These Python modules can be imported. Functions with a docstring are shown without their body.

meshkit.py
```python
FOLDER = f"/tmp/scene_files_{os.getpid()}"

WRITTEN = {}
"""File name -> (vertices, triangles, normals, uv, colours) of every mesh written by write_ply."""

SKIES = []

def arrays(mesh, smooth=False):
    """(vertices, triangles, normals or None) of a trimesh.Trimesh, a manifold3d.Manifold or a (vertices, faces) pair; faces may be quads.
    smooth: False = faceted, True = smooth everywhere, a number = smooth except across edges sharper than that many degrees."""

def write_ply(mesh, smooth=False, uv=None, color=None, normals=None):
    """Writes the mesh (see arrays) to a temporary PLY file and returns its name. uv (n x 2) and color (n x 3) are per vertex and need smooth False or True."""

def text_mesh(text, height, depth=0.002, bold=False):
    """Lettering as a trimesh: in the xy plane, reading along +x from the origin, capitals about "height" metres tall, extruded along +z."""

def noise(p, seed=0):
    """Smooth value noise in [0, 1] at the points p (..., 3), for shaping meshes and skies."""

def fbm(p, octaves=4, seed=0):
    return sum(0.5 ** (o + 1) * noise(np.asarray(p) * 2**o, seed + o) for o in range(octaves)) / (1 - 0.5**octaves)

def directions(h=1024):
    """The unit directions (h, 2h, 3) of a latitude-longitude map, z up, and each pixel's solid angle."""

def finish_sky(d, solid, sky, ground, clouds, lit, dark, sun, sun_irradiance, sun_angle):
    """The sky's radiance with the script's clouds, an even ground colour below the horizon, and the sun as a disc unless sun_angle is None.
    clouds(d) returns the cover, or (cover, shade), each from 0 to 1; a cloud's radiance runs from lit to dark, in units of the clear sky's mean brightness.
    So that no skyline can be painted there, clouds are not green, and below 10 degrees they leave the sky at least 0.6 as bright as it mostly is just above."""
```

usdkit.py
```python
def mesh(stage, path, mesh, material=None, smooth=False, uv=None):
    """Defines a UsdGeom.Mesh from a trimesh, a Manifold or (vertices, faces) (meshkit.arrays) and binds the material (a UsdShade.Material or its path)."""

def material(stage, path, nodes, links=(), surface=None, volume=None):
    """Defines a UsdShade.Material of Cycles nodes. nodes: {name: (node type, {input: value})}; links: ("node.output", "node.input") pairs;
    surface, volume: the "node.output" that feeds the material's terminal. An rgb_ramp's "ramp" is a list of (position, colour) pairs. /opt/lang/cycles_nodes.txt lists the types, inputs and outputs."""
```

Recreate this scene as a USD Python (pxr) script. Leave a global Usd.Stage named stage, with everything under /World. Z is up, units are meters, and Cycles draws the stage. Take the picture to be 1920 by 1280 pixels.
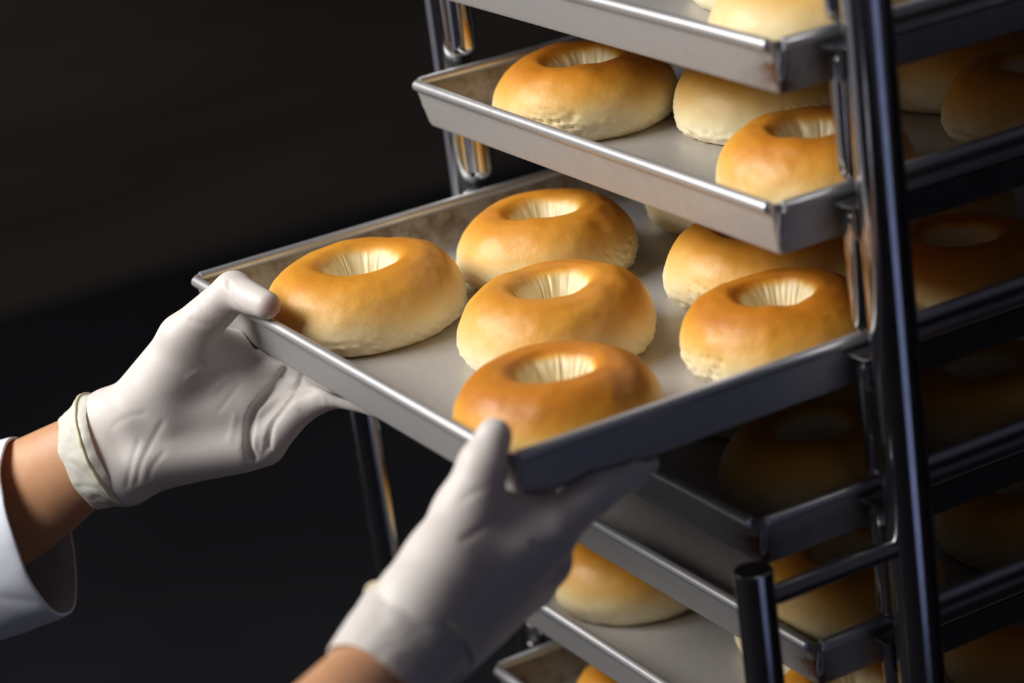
import math
import numpy as np, trimesh, usdkit, meshkit
from pxr import Usd, UsdGeom, UsdLux, UsdShade, Gf, Sdf

stage = Usd.Stage.CreateInMemory()
UsdGeom.SetStageUpAxis(stage, UsdGeom.Tokens.z)
UsdGeom.SetStageMetersPerUnit(stage, 1.0)
UsdGeom.Xform.Define(stage, '/World')
UsdGeom.Scope.Define(stage, '/World/Looks')
Z0 = 1.10                                   # height of the pulled-out tray's rim above the floor
W, L, H = .40, .60, .0834                   # tray width (x), tray length (y), spacing of the rack's levels

# ---------------------------------------------------------------- camera, lights, exposure
cam = UsdGeom.Camera.Define(stage, '/World/camera')
R_, D_, F_ = (np.array(v) for v in ((0.4982134, 0.85760315, -0.12767242), (0.24418839, -0.28007057, -0.9284032), (-0.8319588, 0.43136679, -0.34895164)))
CP = np.array((1.4475065, -0.53162531, 0.49681398 + Z0))
cam.AddTransformOp().Set(Gf.Matrix4d(*[float(x) for row in ((*R_, 0), (*-D_, 0), (*-F_, 0), (*CP, 1)) for x in row]))
cam.CreateFocalLengthAttr(91.66); cam.CreateHorizontalApertureAttr(36.0); cam.CreateVerticalApertureAttr(24.0)
cam.CreateClippingRangeAttr(Gf.Vec2f(.05, 100)); cam.CreateFStopAttr(4.2); cam.CreateFocusDistanceAttr(1.525)
cam.CreateExposureAttr(0.0)

def aim(prim, pos, target):
    pos, target = np.array(pos, float), np.array(target, float)
    z = pos - target; z /= np.linalg.norm(z)
    x = np.cross((0, 0, 1), z); x /= np.linalg.norm(x); y = np.cross(z, x)
    prim.AddTransformOp().Set(Gf.Matrix4d(*[float(v) for row in ((*x, 0), (*y, 0), (*z, 0), (*pos, 1)) for v in row]))
def area(name, pos, target, w, h, color, nits):
    l = UsdLux.RectLight.Define(stage, '/World/' + name)
    l.CreateWidthAttr(w); l.CreateHeightAttr(h); l.CreateColorAttr(Gf.Vec3f(*color)); l.CreateIntensityAttr(nits)
    aim(l, pos, target); return l
area('key_light', (-.62, -1.55, Z0 + 1.54), (.15, .1, Z0), 2.0, 1.0, (1.0, .97, .935), 15.2)
area('left_window_light', (-1.6, -1.65, .50), (.1, .1, .75), 2.0, .9, (.93, .91, 1.0), .24)
area('window_light', (2.15, .25, .58), (.3, .2, .75), .85, 1.0, (.47, .57, 1.0), .36)
dome = UsdLux.DomeLight.Define(stage, '/World/room_light'); dome.CreateIntensityAttr(1.0); dome.CreateColorAttr(Gf.Vec3f(.0075, .0072, .0095))
cam.GetExposureAttr().Set(0.15)

# ---------------------------------------------------------------- materials
def mat(name, nodes, links, surface='p.BSDF'):
    return usdkit.material(stage, '/World/Looks/' + name, nodes, links, surface=surface)
TC = ('texture_coordinate', {})
M = {}
M['bagel'] = mat('bagel_crust', {
    'a': ('attribute', {'attribute': 'bake'}), 'tc': TC,
    'n': ('noise_texture', {'scale': 80., 'detail': 6., 'roughness': .62}),
    'n2': ('noise_texture', {'scale': 520., 'detail': 3., 'roughness': .6}),
    'm': ('math', {'math_type': 'multiply_add', 'value2': .22, 'value3': -.11}),
    'm2': ('math', {'math_type': 'multiply_add', 'value2': .10, 'value3': -.05}),
    's': ('math', {'math_type': 'add'}), 's2': ('math', {'math_type': 'add', 'use_clamp': True}),
    'r': ('rgb_ramp', {'ramp': [(0, (.87, .76, .51)), (.2, (.84, .67, .36)), (.42, (.79, .50, .16)), (.62, (.72, .365, .057)), (.82, (.62, .26, .022)), (1, (.50, .175, .011))]}),
    'b1': ('bump', {'strength': .5, 'distance': .0011}), 'b2': ('bump', {'strength': .25, 'distance': .0002}),
    'p': ('principled_bsdf', {'roughness': .44, 'specular_ior_level': .42, 'subsurface_weight': .12, 'subsurface_scale': .004, 'subsurface_radius': (1., .5, .2)})},
    [('tc.object', 'n.vector'), ('tc.object', 'n2.vector'), ('n.fac', 'm.value1'), ('n2.fac', 'm2.value1'), ('a.fac', 's.value1'), ('m.value', 's.value2'),
     ('s.value', 's2.value1'), ('m2.value', 's2.value2'), ('s2.value', 'r.fac'), ('r.color', 'p.base_color'),
     ('n.fac', 'b1.height'), ('n2.fac', 'b2.height'), ('b1.normal', 'b2.normal'), ('b2.normal', 'p.normal')])

def metal(name, base, rough, stain, mtl=1., dark=(.13, .060, .024), brushed=(1, 1, 1), bump=.05):
    return mat(name, {
        'tc': TC, 'oi': ('object_info', {}), 'a': ('attribute', {'attribute': 'stain'}),
        'mp': ('mapping', {'scale': brushed}),
        'n': ('noise_texture', {'scale': 60., 'detail': 6., 'roughness': .65}),
        'n2': ('noise_texture', {'scale': 900., 'detail': 2.}),
        'n3': ('noise_texture', {'scale': 55., 'detail': 6., 'roughness': .72}),
        'sm': ('math', {'math_type': 'multiply_add', 'value2': 3.5, 'value3': -1.55, 'use_clamp': True}),
        'sa': ('math', {'math_type': 'multiply'}), 'ss': ('math', {'math_type': 'multiply_add', 'value2': stain, 'use_clamp': True}),
        'c': ('mix_color', {'a': base, 'b': tuple(x * .68 for x in base)}),
        'c2': ('mix_color', {'b': dark}),
        'ro': ('math', {'math_type': 'multiply_add', 'value2': .22, 'value3': rough - .09}),
        'ro2': ('math', {'math_type': 'multiply_add', 'value2': .25}),
        'me': ('math', {'math_type': 'multiply_add', 'value2': -.75 * mtl, 'value3': mtl}),
        'b': ('bump', {'strength': bump, 'distance': .0003}),
        'p': ('principled_bsdf', {'metallic': 1.})},
        [('tc.object', 'mp.vector'), ('tc.object', 'n.vector'), ('tc.object', 'n3.vector'), ('mp.vector', 'n2.vector'),
         ('n3.fac', 'sm.value1'), ('sm.value', 'sa.value1'), ('a.fac', 'sa.value2'), ('a.fac', 'ss.value1'), ('sa.value', 'ss.value3'),
         ('n.fac', 'c.fac'), ('c.result', 'c2.a'), ('ss.value', 'c2.fac'), ('c2.result', 'p.base_color'), ('n.fac', 'ro.value1'), ('ro.value', 'ro2.value3'), ('ss.value', 'ro2.value1'),
         ('ro2.value', 'p.roughness'), ('ss.value', 'me.value1'), ('me.value', 'p.metallic'), ('n2.fac', 'b.height'), ('b.normal', 'p.normal')])
M['tray'] = metal('worn_aluminium', (.70, .69, .68), .47, .62, .72, brushed=(.04, 1, 1))
M['bead'] = metal('rolled_aluminium', (.76, .76, .77), .38, .2, .8, bump=.02)
M['steel'] = metal('polished_steel', (.55, .55, .57), .13, .0, bump=.0)
M['latex'] = mat('white_latex', {
    'tc': TC, 'a': ('attribute', {'attribute': 'tint'}), 'n': ('noise_texture', {'scale': 35., 'detail': 4.}), 'n2': ('noise_texture', {'scale': 900., 'detail': 2.}),
    'c': ('mix_color', {'a': (.68, .64, .605), 'b': (.62, .56, .53)}), 'c2': ('mix_color', {'b': (.30, .12, .09)}),
    'b': ('bump', {'strength': .2, 'distance': .0002}),
    'p': ('principled_bsdf', {'roughness': .48, 'specular_ior_level': .4, 'subsurface_weight': .12, 'subsurface_scale': .003, 'subsurface_radius': (1., .7, .6)})},
    [('tc.object', 'n.vector'), ('tc.object', 'n2.vector'), ('n.fac', 'c.fac'), ('c.result', 'c2.a'), ('a.fac', 'c2.fac'), ('c2.result', 'p.base_color'), ('n2.fac', 'b.height'), ('b.normal', 'p.normal')])
M['cuff'] = mat('yellowish_latex', {
    'p': ('principled_bsdf', {'base_color': (.74, .69, .59), 'roughness': .5, 'subsurface_weight': .15, 'subsurface_scale': .003})}, [])
M['cuff_bead'] = mat('rolled_latex', {'p': ('principled_bsdf', {'base_color': (.72, .65, .44), 'roughness': .45})}, [])
M['skin'] = mat('skin', {
    'tc': TC, 'n': ('noise_texture', {'scale': 28., 'detail': 5., 'roughness': .6}), 'n2': ('noise_texture', {'scale': 700., 'detail': 3.}),
    'r': ('rgb_ramp', {'ramp': [(.25, (.47, .23, .115)), (.5, (.54, .285, .15)), (.75, (.60, .33, .18))]}),
    'b': ('bump', {'strength': .4, 'distance': .0003}),
    'p': ('principled_bsdf', {'roughness': .45, 'subsurface_weight': .2, 'subsurface_scale': .004, 'subsurface_radius': (1., .35, .2)})},
    [('tc.object', 'n.vector'), ('tc.object', 'n2.vector'), ('n.fac', 'r.fac'), ('r.color', 'p.base_color'), ('n2.fac', 'b.height'), ('b.normal', 'p.normal')])
M['cotton'] = mat('white_cotton', {
    'tc': TC, 'w': ('wave_texture', {'wave_type': 'bands', 'bands_direction': 'diagonal', 'scale': 420., 'distortion': .6}),
    'c': ('mix_color', {'a': (.70, .74, .84), 'b': (.78, .81, .89)}), 'b': ('bump', {'strength': .3, 'distance': .0003}),
    'p': ('principled_bsdf', {'roughness': .85, 'sheen_weight': .15})},
    [('tc.object', 'w.vector'), ('w.fac', 'c.fac'), ('c.result', 'p.base_color'), ('w.fac', 'b.height'), ('b.normal', 'p.normal')])
M['rubber'] = mat('black_rubber', {'p': ('principled_bsdf', {'base_color': (.02, .02, .02), 'roughness': .6})}, [])
M['wall'] = mat('dark_wall', {
    'g': ('geometry', {}), 'mp': ('mapping', {'scale': (.25, .25, 3.)}), 'n': ('noise_texture', {'scale': 1.6, 'detail': 5.}),
    'r': ('rgb_ramp', {'ramp': [(.3, (.022, .018, .0155)), (.7, (.060, .049, .042))]}), 'p': ('principled_bsdf', {'roughness': .7})},
    [('g.position', 'mp.vector'), ('mp.vector', 'n.vector'), ('n.fac', 'r.fac'), ('r.color', 'p.base_color')])
M['floor'] = mat('dark_floor', {
    'g': ('geometry', {}), 'n': ('noise_texture', {'scale': 2., 'detail': 5.}),
    'r': ('rgb_ramp', {'ramp': [(.3, (.006, .006, .008)), (.7, (.010, .010, .013))]}), 'p': ('principled_bsdf', {'roughness': .8, 'specular_ior_level': .2})},
    [('g.position', 'n.vector'), ('n.fac', 'r.fac'), ('r.color', 'p.base_color')])

# ---------------------------------------------------------------- helpers
taken = {}
def numbered(parent, name):
    k = taken.get((parent, name), 0); taken[(parent, name)] = k + 1
    return f'{parent}/{name}' + (f'_{k:03d}' if k else '')
def obj(name, mesh, material, parent='/World', smooth=35, loc=None, attr=None):
    path = numbered(str(parent), name)
    m = usdkit.mesh(stage, path, mesh, M[material], smooth=smooth)
    if loc is not None: UsdGeom.Xformable(m).AddTranslateOp().Set(Gf.Vec3d(*[float(v) for v in loc]))
    if attr:
        pv = UsdGeom.PrimvarsAPI(m).CreatePrimvar(attr[0], Sdf.ValueTypeNames.FloatArray, 'vertex')
        val = attr[1](meshkit.arrays(mesh, smooth)[0]) if callable(attr[1]) else attr[1]
        pv.Set([float(v) for v in val])
    return m.GetPrim()
def tag(prim, label=None, cat=None, group=None, kind=None):
    for k, v in (('label', label), ('category', cat), ('group', group), ('kind', kind)):
        if v: prim.SetCustomDataByKey(k, v)
    return prim
def thing(name, loc, label, cat, group=None):
    x = UsdGeom.Xform.Define(stage, numbered('/World', name)); x.AddTranslateOp().Set(Gf.Vec3d(*[float(v) for v in loc]))
    return tag(x.GetPrim(), label, cat, group)
def box(x0, x1, y0, y1, z0, z1):
    b = trimesh.creation.box((x1 - x0, y1 - y0, z1 - z0)); b.apply_translation(((x0 + x1) / 2, (y0 + y1) / 2, (z0 + z1) / 2)); return b
def rbox(x0, x1, y0, y1, z0, z1, r=.0006):
    pts = [(x, y, z) for x in (x0, x1) for y in (y0, y1) for z in (z0, z1)]
    c = np.mean(pts, 0); out = []
    for p in pts:
        s = np.sign(np.array(p) - c)
        for k in range(3):
            q = np.array(p) - s * r; q[k] = p[k]; out.append(q)
    return trimesh.convex.convex_hull(np.array(out))
def loft(rings, cap0=True, cap1=True, closed=True):
    rings = [np.asarray(r, float) for r in rings]; n = len(rings[0]); v = np.vstack(rings); f = []
    for i in range(len(rings) - 1):
        a = i * n + np.arange(n if closed else n - 1); b = i * n + (np.arange(n if closed else n - 1) + 1) % n
        f += [np.stack([a, b, b + n], 1), np.stack([a, b + n, a + n], 1)]
    k = len(v)
    if cap0: v = np.vstack([v, rings[0].mean(0)]); i = np.arange(n); f.append(np.stack([(i + 1) % n, i, np.full(n, k)], 1)); k += 1
    if cap1: v = np.vstack([v, rings[-1].mean(0)]); i = np.arange(n) + (len(rings) - 1) * n; f.append(np.stack([i, np.roll(i, -1), np.full(n, k)], 1))
    return trimesh.Trimesh(v, np.vstack(f), process=False)
def frame(d):
    d = np.asarray(d, float) / np.linalg.norm(d); u = np.cross(d, (0, 0, 1.) if abs(d[2]) < .9 else (1., 0, 0)); u /= np.linalg.norm(u)
    return d, u, np.cross(d, u)
def tube(p, q, r, n=24, e=.0004, r2=None):
    """A bar of round section; e rounds its ends."""
    p, q = np.array(p, float), np.array(q, float); d, u, w = frame(q - p); a = np.linspace(0, 2 * math.pi, n, endpoint=False)
    c = np.cos(a)[:, None] * u + np.sin(a)[:, None] * w; r2 = r if r2 is None else r2
    ts = np.linspace(0, math.pi / 2, 7 if e > .002 else 3)
    rings = [p + d * e * (1 - math.cos(t)) + c * max(r - e + e * math.sin(t), 1e-5) for t in ts]
    rings += [q - d * e * (1 - math.cos(t)) + c * max(r2 - e + e * math.sin(t), 1e-5) for t in ts[::-1]]
    return loft(rings)
def sweep(pts, r, n=10):
    pts = np.asarray(pts, float); a = np.linspace(0, 2 * math.pi, n, endpoint=False); rings = []
    T = np.gradient(pts, axis=0); u = None
    for p, t in zip(pts, T):
        t = t / np.linalg.norm(t)
        u = frame(t)[1] if u is None else u - t * (u @ t); u /= np.linalg.norm(u)
        rings.append(p + r * (np.cos(a)[:, None] * u + np.sin(a)[:, None] * np.cross(t, u)))
    return loft(rings)
def spline(pts, n):
    from scipy.interpolate import CubicSpline
    pts = np.asarray(pts, float); t = np.r_[0, np.cumsum(np.linalg.norm(np.diff(pts, axis=0), axis=1))]
    return CubicSpline(t, pts)(np.linspace(0, t[-1], n))
def sstep(a, b, x): t = np.clip((x - a) / (b - a), 0, 1); return t * t * (3 - 2 * t)

# ---------------------------------------------------------------- the room
FX = -3.3
tag(obj('floor', box(FX, 4, -4, 5, -.1, 0), 'floor', smooth=False), kind='structure')
tag(obj('wall_back', box(FX - .1, FX, -4, 5, 0, 3), 'wall', smooth=False), kind='structure')
tag(obj('wall_right', box(FX, 4, 5, 5.1, 0, 3), 'wall', smooth=False), kind='structure')
tag(obj('baseboard_back', rbox(FX, FX + .02, -4, 5, 0, .14), 'wall', smooth=False), kind='structure')

# ---------------------------------------------------------------- the rack
PX, PY, PR = .0275, .217, .0128                # posts stand this far outside the trays, at this depth
PY2 = PY + .50
rack = thing('bakery_rack', (W / 2, PY + .25, 0), 'tall dark steel tray rack on round posts holding the trays of bread', 'rack')
rc = np.array((W / 2, PY + .25, 0))
def rk(name, mesh, m='steel', parent=None, smooth=35):
    mesh = mesh.copy(); mesh.apply_translation(-rc); return obj(name, mesh, m, (parent or rack).GetPath(), smooth)
TOP = Z0 + .52
for sx in (-1, 1):
    x = -PX if sx < 0 else W + PX
    for y in (PY, PY2): rk('post', tube((x, y, .10), (x, y, TOP), PR, 40, .003))
    rk('base_rail', tube((x, PY - .11, .14), (x, PY2 + .02, .14), .0125, 20, .002))
    rk('top_rail', tube((x, PY, TOP - .012), (x, PY2, TOP - .012), .011, 20, .002))
    gy = .117
    rk('guard_post', tube((x, gy, .14), (x, gy, Z0 - .0925), .0104, 32, .0012))
    rk('guard_bar', tube((x, gy + .008, Z0 - .1115), (x, PY - .008, Z0 - .1115), .0055, 20, .001))
    for k in range(-5, 4):
        z = Z0 + k * H; xi = sx * .0005 + (W if sx > 0 else 0)
        a, b = sorted((xi - sx * .0022, xi + sx * .0165)); c, d = sorted((xi + sx * .0145, xi + sx * .0165))
        ledge = trimesh.util.concatenate([rbox(a, b, PY - .012, PY2 + .012, z - .0092, z - .0072, .0004), rbox(c, d, PY - .012, PY2 + .012, z - .0250, z - .0075, .0004)])
        rk('tray_runner', ledge)
        if k < 3:
            gx = (W if sx > 0 else 0) + sx * .0062
            for y in (PY, PY2): rk('slide_guide', tube((gx, y, z + .0025), (gx, y, z + H - .0105), .0085, 28, .008))
for y in (PY, PY2):
    rk('cross_rail', tube((-PX, y, .14), (W + PX, y, .14), .0125, 20, .002)); rk('cross_rail', tube((-PX, y, TOP - .012), (W + PX, y, TOP - .012), .011, 20, .002))
    for x in (-PX, W + PX):
        w = rk('caster', tube((x - .012, y, .045), (x + .012, y, .045), .045, 28, .005), 'rubber')
        rk('caster_fork', rbox(x - .018, x + .018, y - .016, y + .016, .075, .125, .003))

# ---------------------------------------------------------------- the trays
def rrect(ins, z, r=.006, m=5, step=.02):
    x0, x1, y0, y1 = ins, W - ins, ins, L - ins; r = max(r - ins * .3, .0025); pts = []
    for cx, cy, a0, nx, ny in ((x1 - r, y1 - r, 0, x0 + r, y1), (x0 + r, y1 - r, 90, x0, y0 + r), (x0 + r, y0 + r, 180, x1 - r, y0), (x1 - r, y0 + r, 270, x1, y1 - r)):
        for t in np.linspace(0, 90, m): a = math.radians(a0 + t); pts.append((cx + r * math.cos(a), cy + r * math.sin(a)))
        p, q = np.array(pts[-1]), np.array((nx, ny)); k = int(.38 / step)
        for t in np.arange(1, k) / k: pts.append(tuple(p + (q - p) * t))
    return np.c_[np.array(pts), np.full(len(pts), z)]
PAN = loft([rrect(i, z) for i, z in ((.10, -.0300), (.02, -.0300), (.0120, -.0300), (.0102, -.0294), (.0092, -.0279), (.0066, -.015), (.0045, -.004), (.0042, -.0012),
                                     (.0030, -.0012), (.0034, -.005), (.0055, -.016), (.0078, -.0282), (.0090, -.0305), (.0112, -.0312))])
if PAN.volume < 0: PAN.invert()
RUST = {2: 1.3, 1: .35, 0: .25, -1: 1.5, -2: 1.4}
def pan_stain(v, seed):
    edge = np.minimum(np.minimum(v[:, 0], W - v[:, 0]), np.minimum(v[:, 1], L - v[:, 1]))
    ins_line = .0028 + (-v[:, 2]) * .19
    inner = (edge > ins_line + .0004) & (v[:, 2] > -.0303)
    corner = np.min([np.hypot(v[:, 0] - a, v[:, 1] - b) for a in (0, W) for b in (0, L)], 0)
    low = sstep(-.012, -.030, v[:, 2])
    n = meshkit.fbm(v * 40 + seed * 7.3, 3, seed)
    return np.clip(np.where(inner & (v[:, 2] > -.0286), .62, .0) + np.where(inner & (v[:, 2] <= -.0286), .06 + .26 * sstep(.05, .0, edge), 0) + RUST.get(seed - 9, 1.) * np.exp(-(corner / .030) ** 2) * (.25 + n) + np.where(~inner, .12 * low * n * 2, 0), 0, 1)
def beads(t):
    r, e, g = .0034, .0034, .0080
    for p, q in (((g, e), (W - g, e)), ((W - e, g), (W - e, L - g)), ((W - g, L - e), (g, L - e)), ((e, L - g), (e, g))):
        obj('rolled_rim', tube((*p, -r), (*q, -r), r, 20, .0012), 'bead', t.GetPath())
    for x, sx in ((0, 1), (W, -1)):
        for y in ((.0105, L - .0105) if sx > 0 else (.0080, L - .0080)):
            nr = 1 if sx > 0 else .45
            w = lambda z: x + sx * (.0026 + (-z) * .19)
            loop = [(w(z), y + dy * nr, z) for z, dy in ((-.0062, -.0028), (-.013, -.0027), (-.020, -.0022), (-.0228, 0), (-.020, .0022), (-.013, .0027), (-.0062, .0028))]
            obj('corner_fold', sweep(spline(loop, 22), .0009, 8), 'bead', t.GetPath())
TRAYS = {2: (.1778, 'highest tray of the rack, cut off by the picture top, rust-marked at its near corner'),
         1: (.1686, 'aluminium tray just above the pulled-out one, three ring breads showing at its front'),
         0: (.0, 'aluminium tray of ring breads being pulled out by the gloved hands'),
         -1: (.1384, 'dark scorched tray directly below the pulled-out one, in its shadow'),
         -2: (.1664, 'tray second below the pulled-out one, its bright front rim starting at the right glove'),
         -3: (.1617, 'third tray below the pulled-out one, a pale bread at its left end'),
         -4: (.1655, 'lowest tray in view, its left corner showing at the bottom edge under the right wrist')}
for k, (y0, label) in TRAYS.items():
    t = thing('baking_tray', (0, y0, Z0 + k * H), label, 'tray', 'aluminium trays in the rack')
    obj('pan', PAN, 'tray', t.GetPath(), 35, attr=('stain', lambda v, k=k: pan_stain(v, k + 9)))
    beads(t)

# ---------------------------------------------------------------- the breads
from scipy.interpolate import PchipInterpolator
PROF = np.array([(.02, .06), (.11, .06), (.17, .10), (.215, .28), (.262, .53), (.318, .77), (.39, .93), (.50, 1.0), (.62, .985), (.75, .905), (.87, .76), (.95, .585), (.99, .42), (1.0, .31), (.98, .17), (.925, .055), (.845, .0), (.6, .0), (.05, .0)])
def bread(D, Ht, seed, gain, nt=144, npf=84):
    rng = np.random.default_rng(seed)
    s = np.r_[0, np.cumsum(np.hypot(*np.diff(PROF * (1, .75), axis=0).T))]; s /= s[-1]
    q = np.linspace(0, 1, npf); pr, pz = PchipInterpolator(s, PROF[:, 0])(q), PchipInterpolator(s, PROF[:, 1])(q)
    th = np.linspace(0, 2 * math.pi, nt, endpoint=False); T, RR = np.meshgrid(th, pr, indexing='ij'); ZZ = np.broadcast_to(pz, T.shape); S = np.broadcast_to(q, T.shape)
    R = D / 2; cs = np.stack([np.cos(T), np.sin(T)], -1)
    ring = lambda f, sd, w=0.0: meshkit.noise(np.concatenate([cs * f, (ZZ * w + sd)[..., None]], -1), int(sd) % 97)
    inner = sstep(.50, .34, RR) * (ZZ > .1)
    outer = sstep(.55, .8, RR)
    rad = R * (1 + (.06 * (ring(.9, seed + 3.1) - .5) + .035 * (ring(2.2, seed + 5.3) - .5)) * sstep(.1, .6, RR))
    hgt = Ht * (1 + .10 * (ring(.8, seed + 9.7) - .5) + .05 * (ring(2., seed + 2.2) - .5))
    hole = 1 + inner * (.22 * (ring(1.1, seed + 4.4) - .5))
    r = rad * RR * hole; z = hgt * ZZ
    ph = T * 1.0 + .5 * (ring(2., seed + 8.) - .5)
    wr = meshkit.noise(np.stack([np.cos(ph) * 10, np.sin(ph) * 10, ZZ * .8 + seed], -1), 5) + .6 * meshkit.noise(np.stack([np.cos(ph) * 23, np.sin(ph) * 23, ZZ * .8 + seed], -1), 6) - .8
    wr_w = inner * sstep(.06, .3, ZZ) * sstep(.97, .75, ZZ) * (.45 + .9 * ring(1.3, seed + 1.5))
    r = r - wr * wr_w * .0036
    P = np.stack([r * np.cos(T), r * np.sin(T), z], -1)
    low = outer * sstep(.42, .12, ZZ) * sstep(-.02, .06, ZZ)
    patch = outer * sstep(.62, .70, ring(1.5, seed + 11.)) * sstep(.62, .40, ZZ) * sstep(.0, .12, ZZ)
    cr = meshkit.fbm(P * (210, 210, 380) + seed * 3.7, 4, 3) - .5
    bl = np.abs(meshkit.fbm(P * 260 + seed * 1.7, 3, 8) - .5)
    soft = meshkit.fbm(P * 38 + seed, 3, 4) - .5
    out = np.stack([np.cos(T), np.sin(T), np.zeros_like(T)], -1)
    P = P + out * (cr * low * .0052 - bl * patch * .0080 + soft * outer * sstep(.0, .1, ZZ) * .0035)[..., None]
    P[..., 2] += (soft * .003 * sstep(.5, .9, ZZ))
    pil = sstep(.985, .80, RR) * (ZZ < .04); P[..., 2] = np.maximum(P[..., 2], 0)
    bake = np.clip((ZZ - .20) / .80, 0, 1) ** 1.05 * .88 + (meshkit.fbm(P * 30 + seed * 2.1, 3, 11) - .5) * .20 * sstep(.1, .5, ZZ) + (ring(.9, seed + 21.) - .5) * .12 * sstep(.15, .5, ZZ)
    bake = bake * gain
    inn = sstep(.44, .335, RR)
    bake = np.clip(bake * (1 - inn) + inn * (-.02 + .40 * sstep(.78, .98, ZZ) + .10 * (wr > .12)), 0, 1)
    n, m = nt, npf; i = np.arange(n)[:, None]; j = np.arange(m - 1)[None]
    a, b = i * m + j, ((i + 1) % n) * m + j
    f = np.concatenate([np.stack([a, b, b + 1], -1).reshape(-1, 3), np.stack([a, b + 1, a + 1], -1).reshape(-1, 3)])
    v = P.reshape(-1, 3); c0, c1 = len(v), len(v) + 1; ii = np.arange(n); nx = (ii + 1) % n
    f = np.vstack([f, np.stack([ii * m, np.full(n, c0), nx * m], 1), np.stack([ii * m + m - 1, nx * m + m - 1, np.full(n, c1)], 1)])
    v = np.vstack([v, (0, 0, Ht * .06), (0, 0, 0)]); bk = np.r_[bake.ravel(), .1, .1]
    me = trimesh.Trimesh(v, f, process=False)
    if me.volume < 0: me.invert()
    return me, bk
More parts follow.
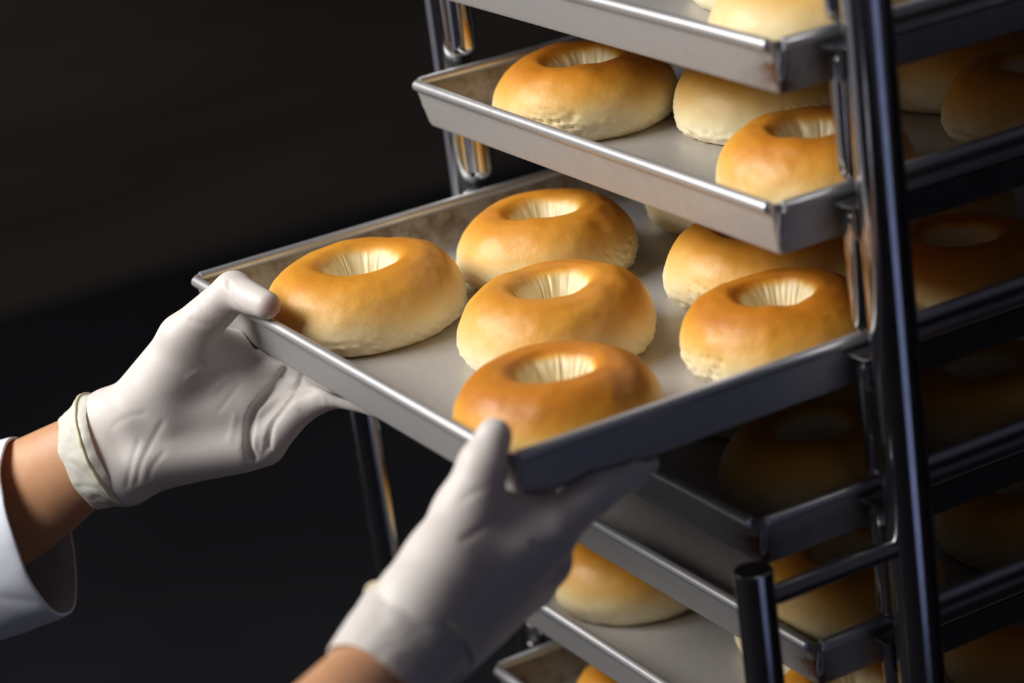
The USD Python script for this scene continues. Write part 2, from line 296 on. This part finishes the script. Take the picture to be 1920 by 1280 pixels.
BREADS = [
    (0, 0.0975, 0.0735, 0.123, 0.0425, 0.3, 0.95, "golden ring bread touching the left glove's thumb on the pulled-out tray"),
    (0, 0.1016, 0.2, 0.115, 0.042, 1.3, 1.02, "golden ring bread on the pulled-out tray, directly behind the one in the tray's middle"),
    (0, 0.2263, 0.1311, 0.1125, 0.0425, 2.0, 1.0, 'pale-sided ring bread in the middle of the pulled-out tray, other breads all around'),
    (0, 0.331, 0.069, 0.113, 0.039, 3.0, 1.38, "blurred browner ring bread right above the right glove's thumb, near corner of the pulled-out tray"),
    (0, 0.332, 0.2105, 0.111, 0.04, 4.0, 1.25, "holed ring bread against the pulled-out tray's rim, just left of the tall round post"),
    (0, 0.234, 0.267, 0.116, 0.042, 5.1, 0.95, 'pale ring bread on the pulled-out tray, its top hidden by the tray above'),
    (0, 0.1, 0.34, 0.115, 0.042, 0.5, 1.05, 'sliver of bread deepest on the pulled-out tray, only its bottom edge under the tray above'),
    (0, 0.3355, 0.336, 0.111, 0.04, 0.9, 1.2, 'dim brown ring bread with visible hole, right of the post on the pulled-out tray'),
    (0, 0.225, 0.392, 0.115, 0.042, 0.9, 1.05, 'shaded bread on the pulled-out tray showing as a strip above the dim holed one'),
    (1, 0.088, 0.079, 0.1185, 0.042, 2.2, 1.2, 'ring bread with browned top alone at the left end of the second tray from top'),
    (1, 0.19, 0.145, 0.1155, 0.042, 2.9, 0.85, 'pale bread on the second tray from top, its crown hidden by the highest tray'),
    (1, 0.331, 0.077, 0.111, 0.042, 3.3, 1.05, 'orange-topped ring bread at the near corner of the second tray, cut by the post'),
    (1, 0.335, 0.231, 0.11, 0.042, 1.0, 1.15, "shadowed ring bread at the picture's right edge on the second tray from top"),
    (1, 0.235, 0.255, 0.115, 0.042, 1.6, 1.05, 'dark bread on the second tray, just right of the post under the highest tray'),
    (2, 0.333, 0.073, 0.113, 0.042, 1.9, 0.55, 'pale yellow ring bread on the highest tray, cut off by the picture top'),
    (2, 0.222, 0.135, 0.1155, 0.042, 2.7, 0.3, 'small sliver of pale bread behind the yellow one on the highest tray'),
    (-1, 0.335, 0.086, 0.111, 0.041, 4.1, 1.05, 'nearly black ring bread in the shadow below the pulled-out tray, left of the post'),
    (-1, 0.222, 0.135, 0.1115, 0.0415, 3.2, 1.05, "pale strip of bread right under the pulled-out tray's wall, behind the nearly black bread"),
    (-1, 0.334, 0.207, 0.1115, 0.0415, 5.5, 1.05, 'dark bread right of the post on the first tray below the pulled-out one'),
    (-2, 0.334, 0.074, 0.1115, 0.0415, 0.8, 1.05, 'brown bread behind the short guard bar, second tray below the pulled-out one'),
    (-2, 0.334, 0.207, 0.1115, 0.0415, 2.5, 1.05, 'dark bread right of the post on the second tray below the pulled-out one'),
    (-3, 0.074, 0.085, 0.113, 0.042, 1.2, 1.05, "pale-sided bread beside the right glove's wrist, at the left end of its tray"),
    (-3, 0.222, 0.135, 0.1115, 0.0415, 4.6, 1.05, 'thin sliver of pale bread at the left side of the short near guard post'),
    (-3, 0.334, 0.074, 0.1115, 0.0415, 4.1, 1.05, "orange bread at the picture's bottom edge, right of the short near guard post"),
    (-3, 0.334, 0.207, 0.1115, 0.0415, 5.8, 1.05, 'brown bread in the bottom right corner of the picture, right of the tall post'),
    (-4, 0.1, 0.07, 0.1115, 0.0415, 0.3, 1.05, "golden bread at the picture's bottom edge on the lowest tray, near the right wrist"),
]
for n_, (k, x, y, D, Ht, spin, gain, label) in enumerate(BREADS):
    near = k in (0, 1) and y < .28
    me, bk = bread(D, Ht, 31 + 17 * n_, gain, *((224, 124) if near else (84, 54)))
    c, s_ = math.cos(spin), math.sin(spin)
    me.apply_transform([[c, -s_, 0, 0], [s_, c, 0, 0], [0, 0, 1, 0], [0, 0, 0, 1]])
    tag(obj('ring_bread', me, 'bagel', smooth=True, loc=(x, TRAYS[k][0] + y, Z0 + k * H - .0299), attr=('bake', bk)), label, 'bread', f'ring breads on the {"first second third fourth fifth sixth seventh".split()[2 - k]} tray from the top')

# ---------------------------------------------------------------- the person's forearms, gloves and sleeves
def cap_d(P, a, b, ra, rb):
    a, b = np.asarray(a, np.float32), np.asarray(b, np.float32); ab = b - a
    t = np.clip((P - a) @ ab / (ab @ ab), 0, 1).astype(np.float32)
    return np.linalg.norm(P - a - t[..., None] * ab, axis=-1) - (ra + (rb - ra) * t)
def smin(a, b, k): h = np.clip(.5 + .5 * (b - a) / k, 0, 1); return b * (1 - h) + a * h - k * h * (1 - h)
def net(F, o, h):
    """Surface net of the field's zero level."""
    ins = F < 0; c = np.zeros(tuple(s - 1 for s in F.shape), int)
    sl = lambda d, s: tuple(slice(x, x + n - 1) for x, n in zip(d, s))
    for d in np.ndindex(2, 2, 2): c += ins[sl(d, F.shape)]
    I = np.argwhere((c > 0) & (c < 8)); idx = np.full(c.shape, -1); idx[tuple(I.T)] = np.arange(len(I))
    acc, cnt = np.zeros((len(I), 3)), np.zeros(len(I))
    for ax in range(3):
        for d in np.ndindex(2, 2):
            lo = np.insert(np.array(d), ax, 0); hi = lo.copy(); hi[ax] = 1
            f0, f1 = F[tuple((I + lo).T)], F[tuple((I + hi).T)]; x = (f0 < 0) != (f1 < 0)
            t = np.where(x, f0 / np.where(x, f0 - f1, 1), 0); p = I + lo.astype(float); p[:, ax] += t
            acc[x] += p[x]; cnt[x] += 1
    V = acc / cnt[:, None] * h + o; faces = []
    for ax in range(3):
        u, w = (ax + 1) % 3, (ax + 2) % 3
        a = [slice(None)] * 3; b = [slice(None)] * 3; a[ax] = slice(0, -1); b[ax] = slice(1, None)
        A, B = ins[tuple(a)], ins[tuple(b)]
        for flip, E in ((False, A & ~B), (True, ~A & B)):
            e = np.argwhere(E); e = e[(e[:, u] > 0) & (e[:, w] > 0) & (e[:, u] < F.shape[u] - 1) & (e[:, w] < F.shape[w] - 1)]
            q = []
            for du, dw in ((-1, -1), (0, -1), (0, 0), (-1, 0)):
                g = e.copy(); g[:, u] += du; g[:, w] += dw; q.append(idx[tuple(g.T)])
            q = np.stack(q if not flip else q[::-1], 1); faces += [q[:, [0, 1, 2]], q[:, [0, 2, 3]]]
    return trimesh.Trimesh(V, np.vstack(faces), process=False)
def tray_d(P):
    """Distance to the pulled-out tray's underside, walls and rolled rim."""
    c, hlf = np.array((W / 2, L / 2, -.0190), np.float32), np.array((W / 2 - .0034, L / 2 - .0034, .0130), np.float32)
    ins = (np.clip(-P[..., 2] - .006, 0, .0255) * .19)[..., None] * np.array((1, 1, 0), np.float32)
    q = np.abs(P - c) - (hlf - ins); bx = np.linalg.norm(np.maximum(q, 0), axis=-1) + np.minimum(q.max(-1), 0) - .0006
    e = .0034
    rims = [cap_d(P, a, b, .0039, .0039) for a, b in (((e, e, -e), (W - e, e, -e)), ((W - e, e, -e), (W - e, .3, -e)), ((e, e, -e), (e, .3, -e)))]
    return np.minimum(bx, np.minimum(np.minimum(rims[0], rims[1]), rims[2]))
class Field:
    def __init__(s, palm, fingers, kp=.010, kf=.006): s.palm, s.fingers, s.kp, s.kf, s.grooves = palm, fingers, kp, kf, []
    def __call__(s, P):
        d = None
        for c in s.palm: x = cap_d(P, *c); d = x if d is None else smin(d, x, s.kp)
        out = d
        for f in s.fingers:
            e = None
            for c in f: x = cap_d(P, *c); e = x if e is None else smin(e, x, .004)
            out = np.minimum(out, smin(d, e, s.kf))
        for pts, r in s.grooves:
            g = None
            for a, b in zip(pts[:-1], pts[1:]): x = cap_d(P, a, b, abs(r), abs(r)); g = x if g is None else np.minimum(g, x)
            out = -smin(-out, g, .0016) if r > 0 else smin(out, g, .002)
        if s.keep_off: out = np.maximum(out, -tray_d(P))
        return out
    keep_off = False
    def surface(s, p, sink=0.0):
        p = np.atleast_2d(np.asarray(p, float)).copy(); e = 5e-4
        for _ in range(14):
            f = s(p.astype(np.float32)); g = np.stack([(s((p + e * k).astype(np.float32)) - f) / e for k in np.eye(3)], -1)
            p -= (f * .8)[:, None] * g / np.maximum(np.linalg.norm(g, axis=1, keepdims=True), .2)
        return p
    def groove(s, pts, r, n=9):
        q = s.surface(spline(pts, n)); e = 5e-4
        if r > .0013:                                   # a deep, narrow crease lies below the surface
            g = np.stack([s((q + e * k).astype(np.float32)) - s(q.astype(np.float32)) for k in np.eye(3)], -1); q = q - g / np.maximum(np.linalg.norm(g, axis=1, keepdims=True), 1e-9) * r * .6
        s.new.append((q, r))
    def mesh(s, h=.0011, pad=.006):
        P = np.array([np.add(c[e], 0) for c in s.palm + sum(s.fingers, []) for e in (0, 1)]); rr = max(max(c[2:]) for c in s.palm)
        lo, hi = P.min(0) - rr - pad, P.max(0) + rr + pad; n = np.ceil((hi - lo) / h).astype(int) + 1
        n = (n + 2) // 3 * 3; s.keep_off = True
        grid = lambda m, st: np.stack(np.meshgrid(*[np.arange(k) * st + l for k, l in zip(m, lo)], indexing='ij'), -1).astype(np.float32)
        C = s(grid(n // 3, 3 * h) + np.float32(h)); F = np.repeat(np.repeat(np.repeat(C, 3, 0), 3, 1), 3, 2).astype(float)
        near = np.abs(F) < 3.2 * h; G = grid(n, h); F[near] = s(G[near]); s.keep_off = False
        me = net(F, lo, h); E = me.edges_unique; V = me.vertices.copy(); deg = np.bincount(E.ravel(), minlength=len(V))[:, None]
        for _ in range(5):
            m = np.zeros_like(V); np.add.at(m, E[:, 0], V[E[:, 1]]); np.add.at(m, E[:, 1], V[E[:, 0]]); V += .45 * (m / np.maximum(deg, 1) - V)
        return trimesh.Trimesh(V, me.faces, process=False)

LEFT = Field([
    ((0.0320, -0.0706, -0.0690), (0.0636, 0.0088, -0.0434), .0215, .0135), ((0.0342, -0.0710, -0.0806), (0.0748, 0.0078, -0.0598), .0220, .0138),
    ((0.0366, -0.0708, -0.0890), (0.0835, 0.0041, -0.0739), .0210, .0134), ((0.0390, -0.0699, -0.0936), (0.0905, -0.0034, -0.0854), .0185, .0124),
    ((0.0587, -0.0622, -0.0823), (0.0884, -0.0176, -0.0836), .0175, .0140), ((0.0478, -0.0589, -0.0580), (0.0635, -0.0312, -0.0182), .0225, .0150),
    ((0.0595, -0.0474, -0.0486), (0.0668, -0.0280, -0.0251), .0175, .0145), ((0.0620, -0.0262, -0.0228), (0.0616, 0.0072, -0.0379), .0155, .0130),
    ((0.0649, -0.0255, -0.0401), (0.0795, -0.0017, -0.0572), .0140, .0120), ((0.0256, -0.0737, -0.0692), (0.0363, -0.0757, -0.0971), .0205, .0205), ((0.0627, -0.0464, -0.0636), (0.0809, -0.0087, -0.0633), .0170, .0130)],
    [[((0.0657, -0.0316, -0.0154), (0.0843, -0.0028, 0.0105), .0145, .0116), ((0.0843, -0.0028, 0.0105), (0.1189, 0.0023, 0.0088), .0112, .0083)],
     [((0.0646, 0.0083, -0.0436), (0.1001, 0.0299, -0.0441), .0118, .0104), ((0.1001, 0.0299, -0.0441), (.134, .034, -.0428), .0104, .0092), ((.134, .034, -.0428), (.158, .036, -.0408), .0092, .0080)],
     [((0.0767, 0.0070, -0.0597), (0.1029, 0.0306, -0.0528), .0115, .0105), ((0.1029, 0.0306, -0.0528), (.138, .045, -.0490), .0104, .0092), ((.138, .045, -.0490), (.160, .052, -.0415), .0092, .0080)],
     [((0.0863, 0.0029, -0.0734), (0.0988, 0.0256, -0.0521), .0116, .0100), ((0.0988, 0.0256, -0.0521), (0.1310, 0.0395, -0.0545), .0100, .0090), ((0.1310, 0.0395, -0.0545), (0.1550, 0.0462, -0.0576), .0090, .0078)],
     [((0.0948, -0.0034, -0.0842), (0.1073, 0.0167, -0.0634), .0114, .0096), ((0.1073, 0.0167, -0.0634), (0.1231, 0.0332, -0.0548), .0094, .0082), ((0.1231, 0.0332, -0.0548), (0.1423, 0.0408, -0.0568), .0082, .0070)]])
RIGHT = Field([
    ((0.4158, -0.0713, -0.0566), (0.4017, 0.0160, -0.0468), .0210, .0130), ((0.4150, -0.0665, -0.0659), (0.3961, 0.0151, -0.0632), .0215, .0130),
    ((0.4136, -0.0617, -0.0740), (0.3885, 0.0083, -0.0764), .0200, .0125), ((0.4112, -0.0571, -0.0796), (0.3816, -0.0029, -0.0853), .0180, .0118),
    ((0.4099, -0.0582, -0.0492), (0.3930, -0.0230, -0.0256), .0215, .0150), ((0.3901, -0.0194, -0.0286), (0.3963, 0.0130, -0.0406), .0160, .0135),
    ((0.4053, -0.0426, -0.0420), (0.3978, -0.0032, -0.0497), .0190, .0150), ((0.4246, -0.0857, -0.0666), (0.4162, -0.0692, -0.0607), .0185, .0215)],
    [[((0.3930, -0.0230, -0.0256), (0.3905, -0.0087, -0.0047), .0155, .0126), ((0.3905, -0.0087, -0.0047), (0.3871, 0.0011, 0.0069), .0118, .0092)],
     [((0.4013, 0.0165, -0.0454), (0.3916, 0.0499, -0.0381), .0128, .0116), ((0.3916, 0.0499, -0.0381), (0.3881, 0.0726, -0.0361), .0112, .0096), ((0.3881, 0.0726, -0.0361), (0.3866, 0.0863, -0.0357), .0094, .0062)],
     [((0.3961, 0.0151, -0.0632), (.358, .032, -.0500), .0120, .0106), ((.358, .032, -.0500), (.338, .052, -.0440), .0104, .0092), ((.338, .052, -.0440), (.327, .066, -.0405), .0090, .0075)],
     [((0.3885, 0.0083, -0.0764), (.346, .022, -.0640), .0116, .0102), ((.346, .022, -.0640), (.323, .036, -.0515), .0100, .0090), ((.323, .036, -.0515), (.310, .046, -.0415), .0088, .0074)],
     [((0.3816, -0.0029, -0.0853), (.350, .006, -.0730), .0106, .0094), ((.350, .006, -.0730), (.328, .017, -.0570), .0092, .0082), ((.328, .017, -.0570), (.315, .026, -.0430), .0080, .0068)]])
def add_grooves(fld, table):
    fld.new = []
    for pts, r in table: fld.groove(pts, r)
    fld.grooves = fld.new
add_grooves(LEFT, [
    ([(0.0919, 0.0215, -0.0437), (0.0935, 0.0048, -0.0536), (0.1012, -0.0114, -0.0634), (0.1030, -0.0171, -0.0748), (0.1027, -0.0165, -0.0878)], .0025),
    ([(0.1089, 0.0193, -0.0439), (0.1101, 0.0024, -0.0533), (0.1096, -0.0061, -0.0627), (0.1119, -0.0087, -0.0714), (0.1104, -0.0081, -0.0814)], .0017),
    ([(0.0920, -0.0081, 0.0199), (0.0983, -0.0110, 0.0156), (0.1010, -0.0097, 0.0106), (0.1049, -0.0061, 0.0059)], .0010),
    ([(0.0805, -0.0259, 0.0109), (0.0901, -0.0249, 0.0037), (0.0956, -0.0202, -0.0037)], .0006), ([(0.0819, -0.0222, 0.0122), (0.0912, -0.0213, 0.0055), (0.0962, -0.0165, -0.0006)], .0006),
    ([(0.0811, -0.0328, 0.0010), (0.0903, -0.0292, -0.0023), (0.0945, -0.0242, -0.0061)], .0006),
    ([(0.0682, -0.0808, -0.0993), (0.0705, -0.0771, -0.0859), (0.0786, -0.0711, -0.0691), (0.0839, -0.0628, -0.0572)], .0007), ([(0.0607, -0.0823, -0.0977), (0.0670, -0.0799, -0.0809), (0.0703, -0.0741, -0.0672)], .0006),
    ([(0.0708, -0.0720, -0.0945), (0.0788, -0.0704, -0.0831), (0.0838, -0.0653, -0.0743)], .0005), ([(0.0527, -0.0798, -0.0610), (0.0552, -0.0714, -0.0567), (0.0689, -0.0640, -0.0516)], .00035),
    ([(0.0921, -0.0109, -0.0412), (0.0953, -0.0220, -0.0481), (0.0941, -0.0296, -0.0546)], .0003), ([(0.0893, -0.0131, -0.0372), (0.0901, -0.0286, -0.0441)], -.0003), ([(0.0805, -0.0392, -0.0343), (0.0859, -0.0260, -0.0308)], -.0003),
    ([(0.0973, -0.0268, -0.0734), (0.0954, -0.0202, -0.0606)], -.0003),
    ([(0.1085, -0.0171, -0.0879), (0.1079, -0.0137, -0.0823), (0.1059, -0.0123, -0.0758)], .0006), ([(0.1102, -0.0128, -0.0868), (0.1099, -0.0098, -0.0823), (0.1084, -0.0089, -0.0776)], .0006),
    ([(0.1177, 0.0116, -0.0601), (0.1206, 0.0136, -0.0647)], .0006), ([(0.1247, 0.0201, -0.0519), (0.1270, 0.0210, -0.0563)], .0006), ([(0.1275, 0.0258, -0.0516), (0.1295, 0.0262, -0.0559)], .0005)])
add_grooves(RIGHT, [
    ([(0.4212, 0.0001, -0.0385), (0.4236, 0.0096, -0.0467), (0.4185, 0.0199, -0.0506)], .0012),
    ([(0.4192, -0.0387, -0.0243), (0.4221, -0.0292, -0.0195), (0.4178, -0.0167, -0.0224)], .0008),
    ([(0.4085, -0.0328, -0.0058), (0.4110, -0.0265, -0.0042), (0.4091, -0.0171, -0.0080)], .0006)])
who = thing('person', (0, 0, Z0), 'person with white latex gloves and white sleeves, both hands gripping the pulled-out tray', 'person')
def part(name, me, m, parent, smooth=True, attr=None): return obj(name, me, m, parent.GetPath(), smooth, attr=attr)
def ring(c, a, u, ru, rw, n=72, seed=0, amp=0.0, tilt=0.0, freq=1.6):
    c, a, u = (np.array(x, float) for x in (c, a, u)); a /= np.linalg.norm(a); u = u - a * (u @ a); u /= np.linalg.norm(u); w = np.cross(a, u)
    t = np.linspace(0, 2 * math.pi, n, endpoint=False); cs = np.stack([np.cos(t), np.sin(t)], 1)
    nz = meshkit.fbm(np.c_[cs * freq, np.full(n, seed * 1.37)], 3, seed) - .5; nt = meshkit.fbm(np.c_[cs * 1.4, np.full(n, seed * 2.1 + 5)], 2, seed + 3) - .5
    k = (1 + amp * 2 * nz)[:, None]
    return c + k * (cs[:, :1] * ru * u + cs[:, 1:] * rw * w) + a * (tilt * 2 * nt)[:, None]
def blend(rings, m=5):
    """Rings in between, on smooth curves."""
    from scipy.interpolate import CubicSpline, PchipInterpolator
    A = np.array(rings); t = np.arange(len(A)); return list(PchipInterpolator(t, A, axis=0)(np.linspace(0, len(A) - 1, (len(A) - 1) * m + 1)))
def wrinkle(rings, f, amp, seed):
    out = []
    for r in rings:
        c = r.mean(0); d = r - c; d /= np.linalg.norm(d, axis=1, keepdims=True); out.append(r + d * ((np.abs(meshkit.fbm(r * f + seed, 3, seed) - .5) * 2 - .3) * amp)[:, None])
    return out

lm = LEFT.mesh(); tip = np.array((0.1313, 0.0034, 0.0090))
part_tint = lambda v: 1.0 * np.exp(-(np.linalg.norm(v - tip, axis=1) / .0085) ** 2)
lg = part('glove', lm, 'latex', who, attr=('tint', part_tint))
LA, LU = (-0.593, -0.752, -0.317), (0.378, -0.019, -0.926)
band = blend([ring((0.0313, -0.0759, -0.0798), LA, LU, .0325, .0270, 120, 1), ring((0.0279, -0.0804, -0.0829), LA, LU, .0355, .0290, 120, 2, .02, .002), ring((0.0209, -0.0858, -0.0872), LA, LU, .0336, .0275, 120, 3, .05, .002), ring((0.0131, -0.0912, -0.0925), LA, LU, .0305, .0255, 120, 4, .05, .004)], 8)
band = wrinkle(band, (90, 90, 90), .0016, 5)
inner = [b.mean(0) + (b - b.mean(0)) * .975 for b in band[::-1]]
part('cuff', loft(band + inner, False, False), 'cuff', lg)
bead = ring((0.0279, -0.0804, -0.0829), LA, LU, .0357, .0293, 120, 2, .02, .002); bead = wrinkle([bead], (90, 90, 90), .0016, 5)[0]
part('cuff_bead', sweep(np.vstack([bead, bead[:2]]), .0011, 8), 'cuff_bead', lg)
arm = blend([ring((0.0309, -0.0748, -0.0803), LA, LU, .026, .021, 72, 1), ring((0.0119, -0.0914, -0.0928), LA, LU, .0290, .0235, 72, 1, .01), ring((-0.0212, -0.1163, -0.1162), (-0.573, -0.743, -0.411), LU, .0345, .0280, 72, 2, .015), ring((-0.0796, -0.1527, -0.1509), (-0.573, -0.743, -0.411), LU, .040, .034, 72, 3, .015), ring((-0.2561, -0.2671, -0.2441), (-0.585, -0.729, -0.365), LU, .047, .043, 72, 3)], 10)
part('arm', loft(arm), 'skin', who)
SA, SU = (-0.595, -0.772, -0.225), (0.310, -0.053, -0.947)
sl = blend([ring((-0.0089, -0.1181, -0.1334), SA, SU, .0585, .0425, 120, 7, .035, .004), ring((-0.0306, -0.1324, -0.1424), SA, SU, .0600, .0490, 120, 8, .035), ring((-0.0870, -0.1678, -0.1662), SA, SU, .0620, .0520, 120, 9, .05), ring((-0.1786, -0.2235, -0.2030), SA, SU, .0680, .0580, 120, 10, .05), ring((-0.2803, -0.2908, -0.2444), SA, SU, .074, .066, 120, 11, .05)], 8)
sl = wrinkle(sl, (16, 16, 16), .004, 4)
sin_ = [b.mean(0) + (b - b.mean(0)) * .972 for b in sl[14::-1]]
part('sleeve', loft(sin_ + sl, False, True), 'cotton', who)

rm = RIGHT.mesh(); rg = part('glove', rm, 'latex', who, attr=('tint', lambda v: np.zeros(len(v))))
RA, RU = (0.323, -0.852, -0.390), (0.545, 0.518, -0.659)
band = blend([ring((0.4096, -0.0601, -0.0624), RA, RU, .0272, .0235, 120, 11), ring((0.4130, -0.0662, -0.0636), RA, RU, .0300, .0262, 120, 12, .01), ring((0.4230, -0.0851, -0.0677), RA, (0.551, 0.598, -0.574), .0285, .0252, 120, 13, .03), ring((0.4325, -0.1021, -0.0713), RA, (0.554, 0.694, -0.462), .0262, .0240, 120, 14, .03, .002)], 8)
band = wrinkle(band, (70, 70, 70), .0010, 6)
inner = [b.mean(0) + (b - b.mean(0)) * .975 for b in band[::-1]]
part('cuff', loft(band + inner, False, False), 'latex', rg)
bead = ring((0.4130, -0.0662, -0.0636), RA, RU, .0309, .0270, 120, 12, .01)
part('cuff_bead', sweep(np.vstack([bead, bead[:2]]), .0012, 8), 'cuff_bead', rg)
arm = blend([ring((0.4109, -0.0623, -0.0623), RA, RU, .0215, .0190, 72, 1), ring((0.4325, -0.1021, -0.0713), RA, (0.554, 0.694, -0.462), .0236, .0215, 72, 1), ring((0.4567, -0.1318, -0.0713), RA, (0.551, 0.654, -0.505), .027, .025, 72, 2), ring((0.5011, -0.1856, -0.0716), RA, (0.551, 0.598, -0.574), .033, .031, 72, 3), ring((0.5889, -0.2769, -0.0643), RA, (0.551, 0.598, -0.574), .042, .040, 72, 4)], 10)
part('arm', loft(arm), 'skin', who)
sl = blend([ring((0.5094, -0.1935, -0.0725), RA, (0.551, 0.598, -0.574), .050, .046, 96, 21, .03, .004), ring((0.5327, -0.2181, -0.0724), RA, (0.551, 0.598, -0.574), .052, .049, 96, 22, .04), ring((0.6168, -0.3011, -0.0603), RA, (0.551, 0.598, -0.574), .060, .058, 96, 23, .05)], 8)
sl = wrinkle(sl, (16, 16, 16), .004, 8)
sin_ = [b.mean(0) + (b - b.mean(0)) * .972 for b in sl[10::-1]]
part('sleeve', loft(sin_ + sl, False, True), 'cotton', who)
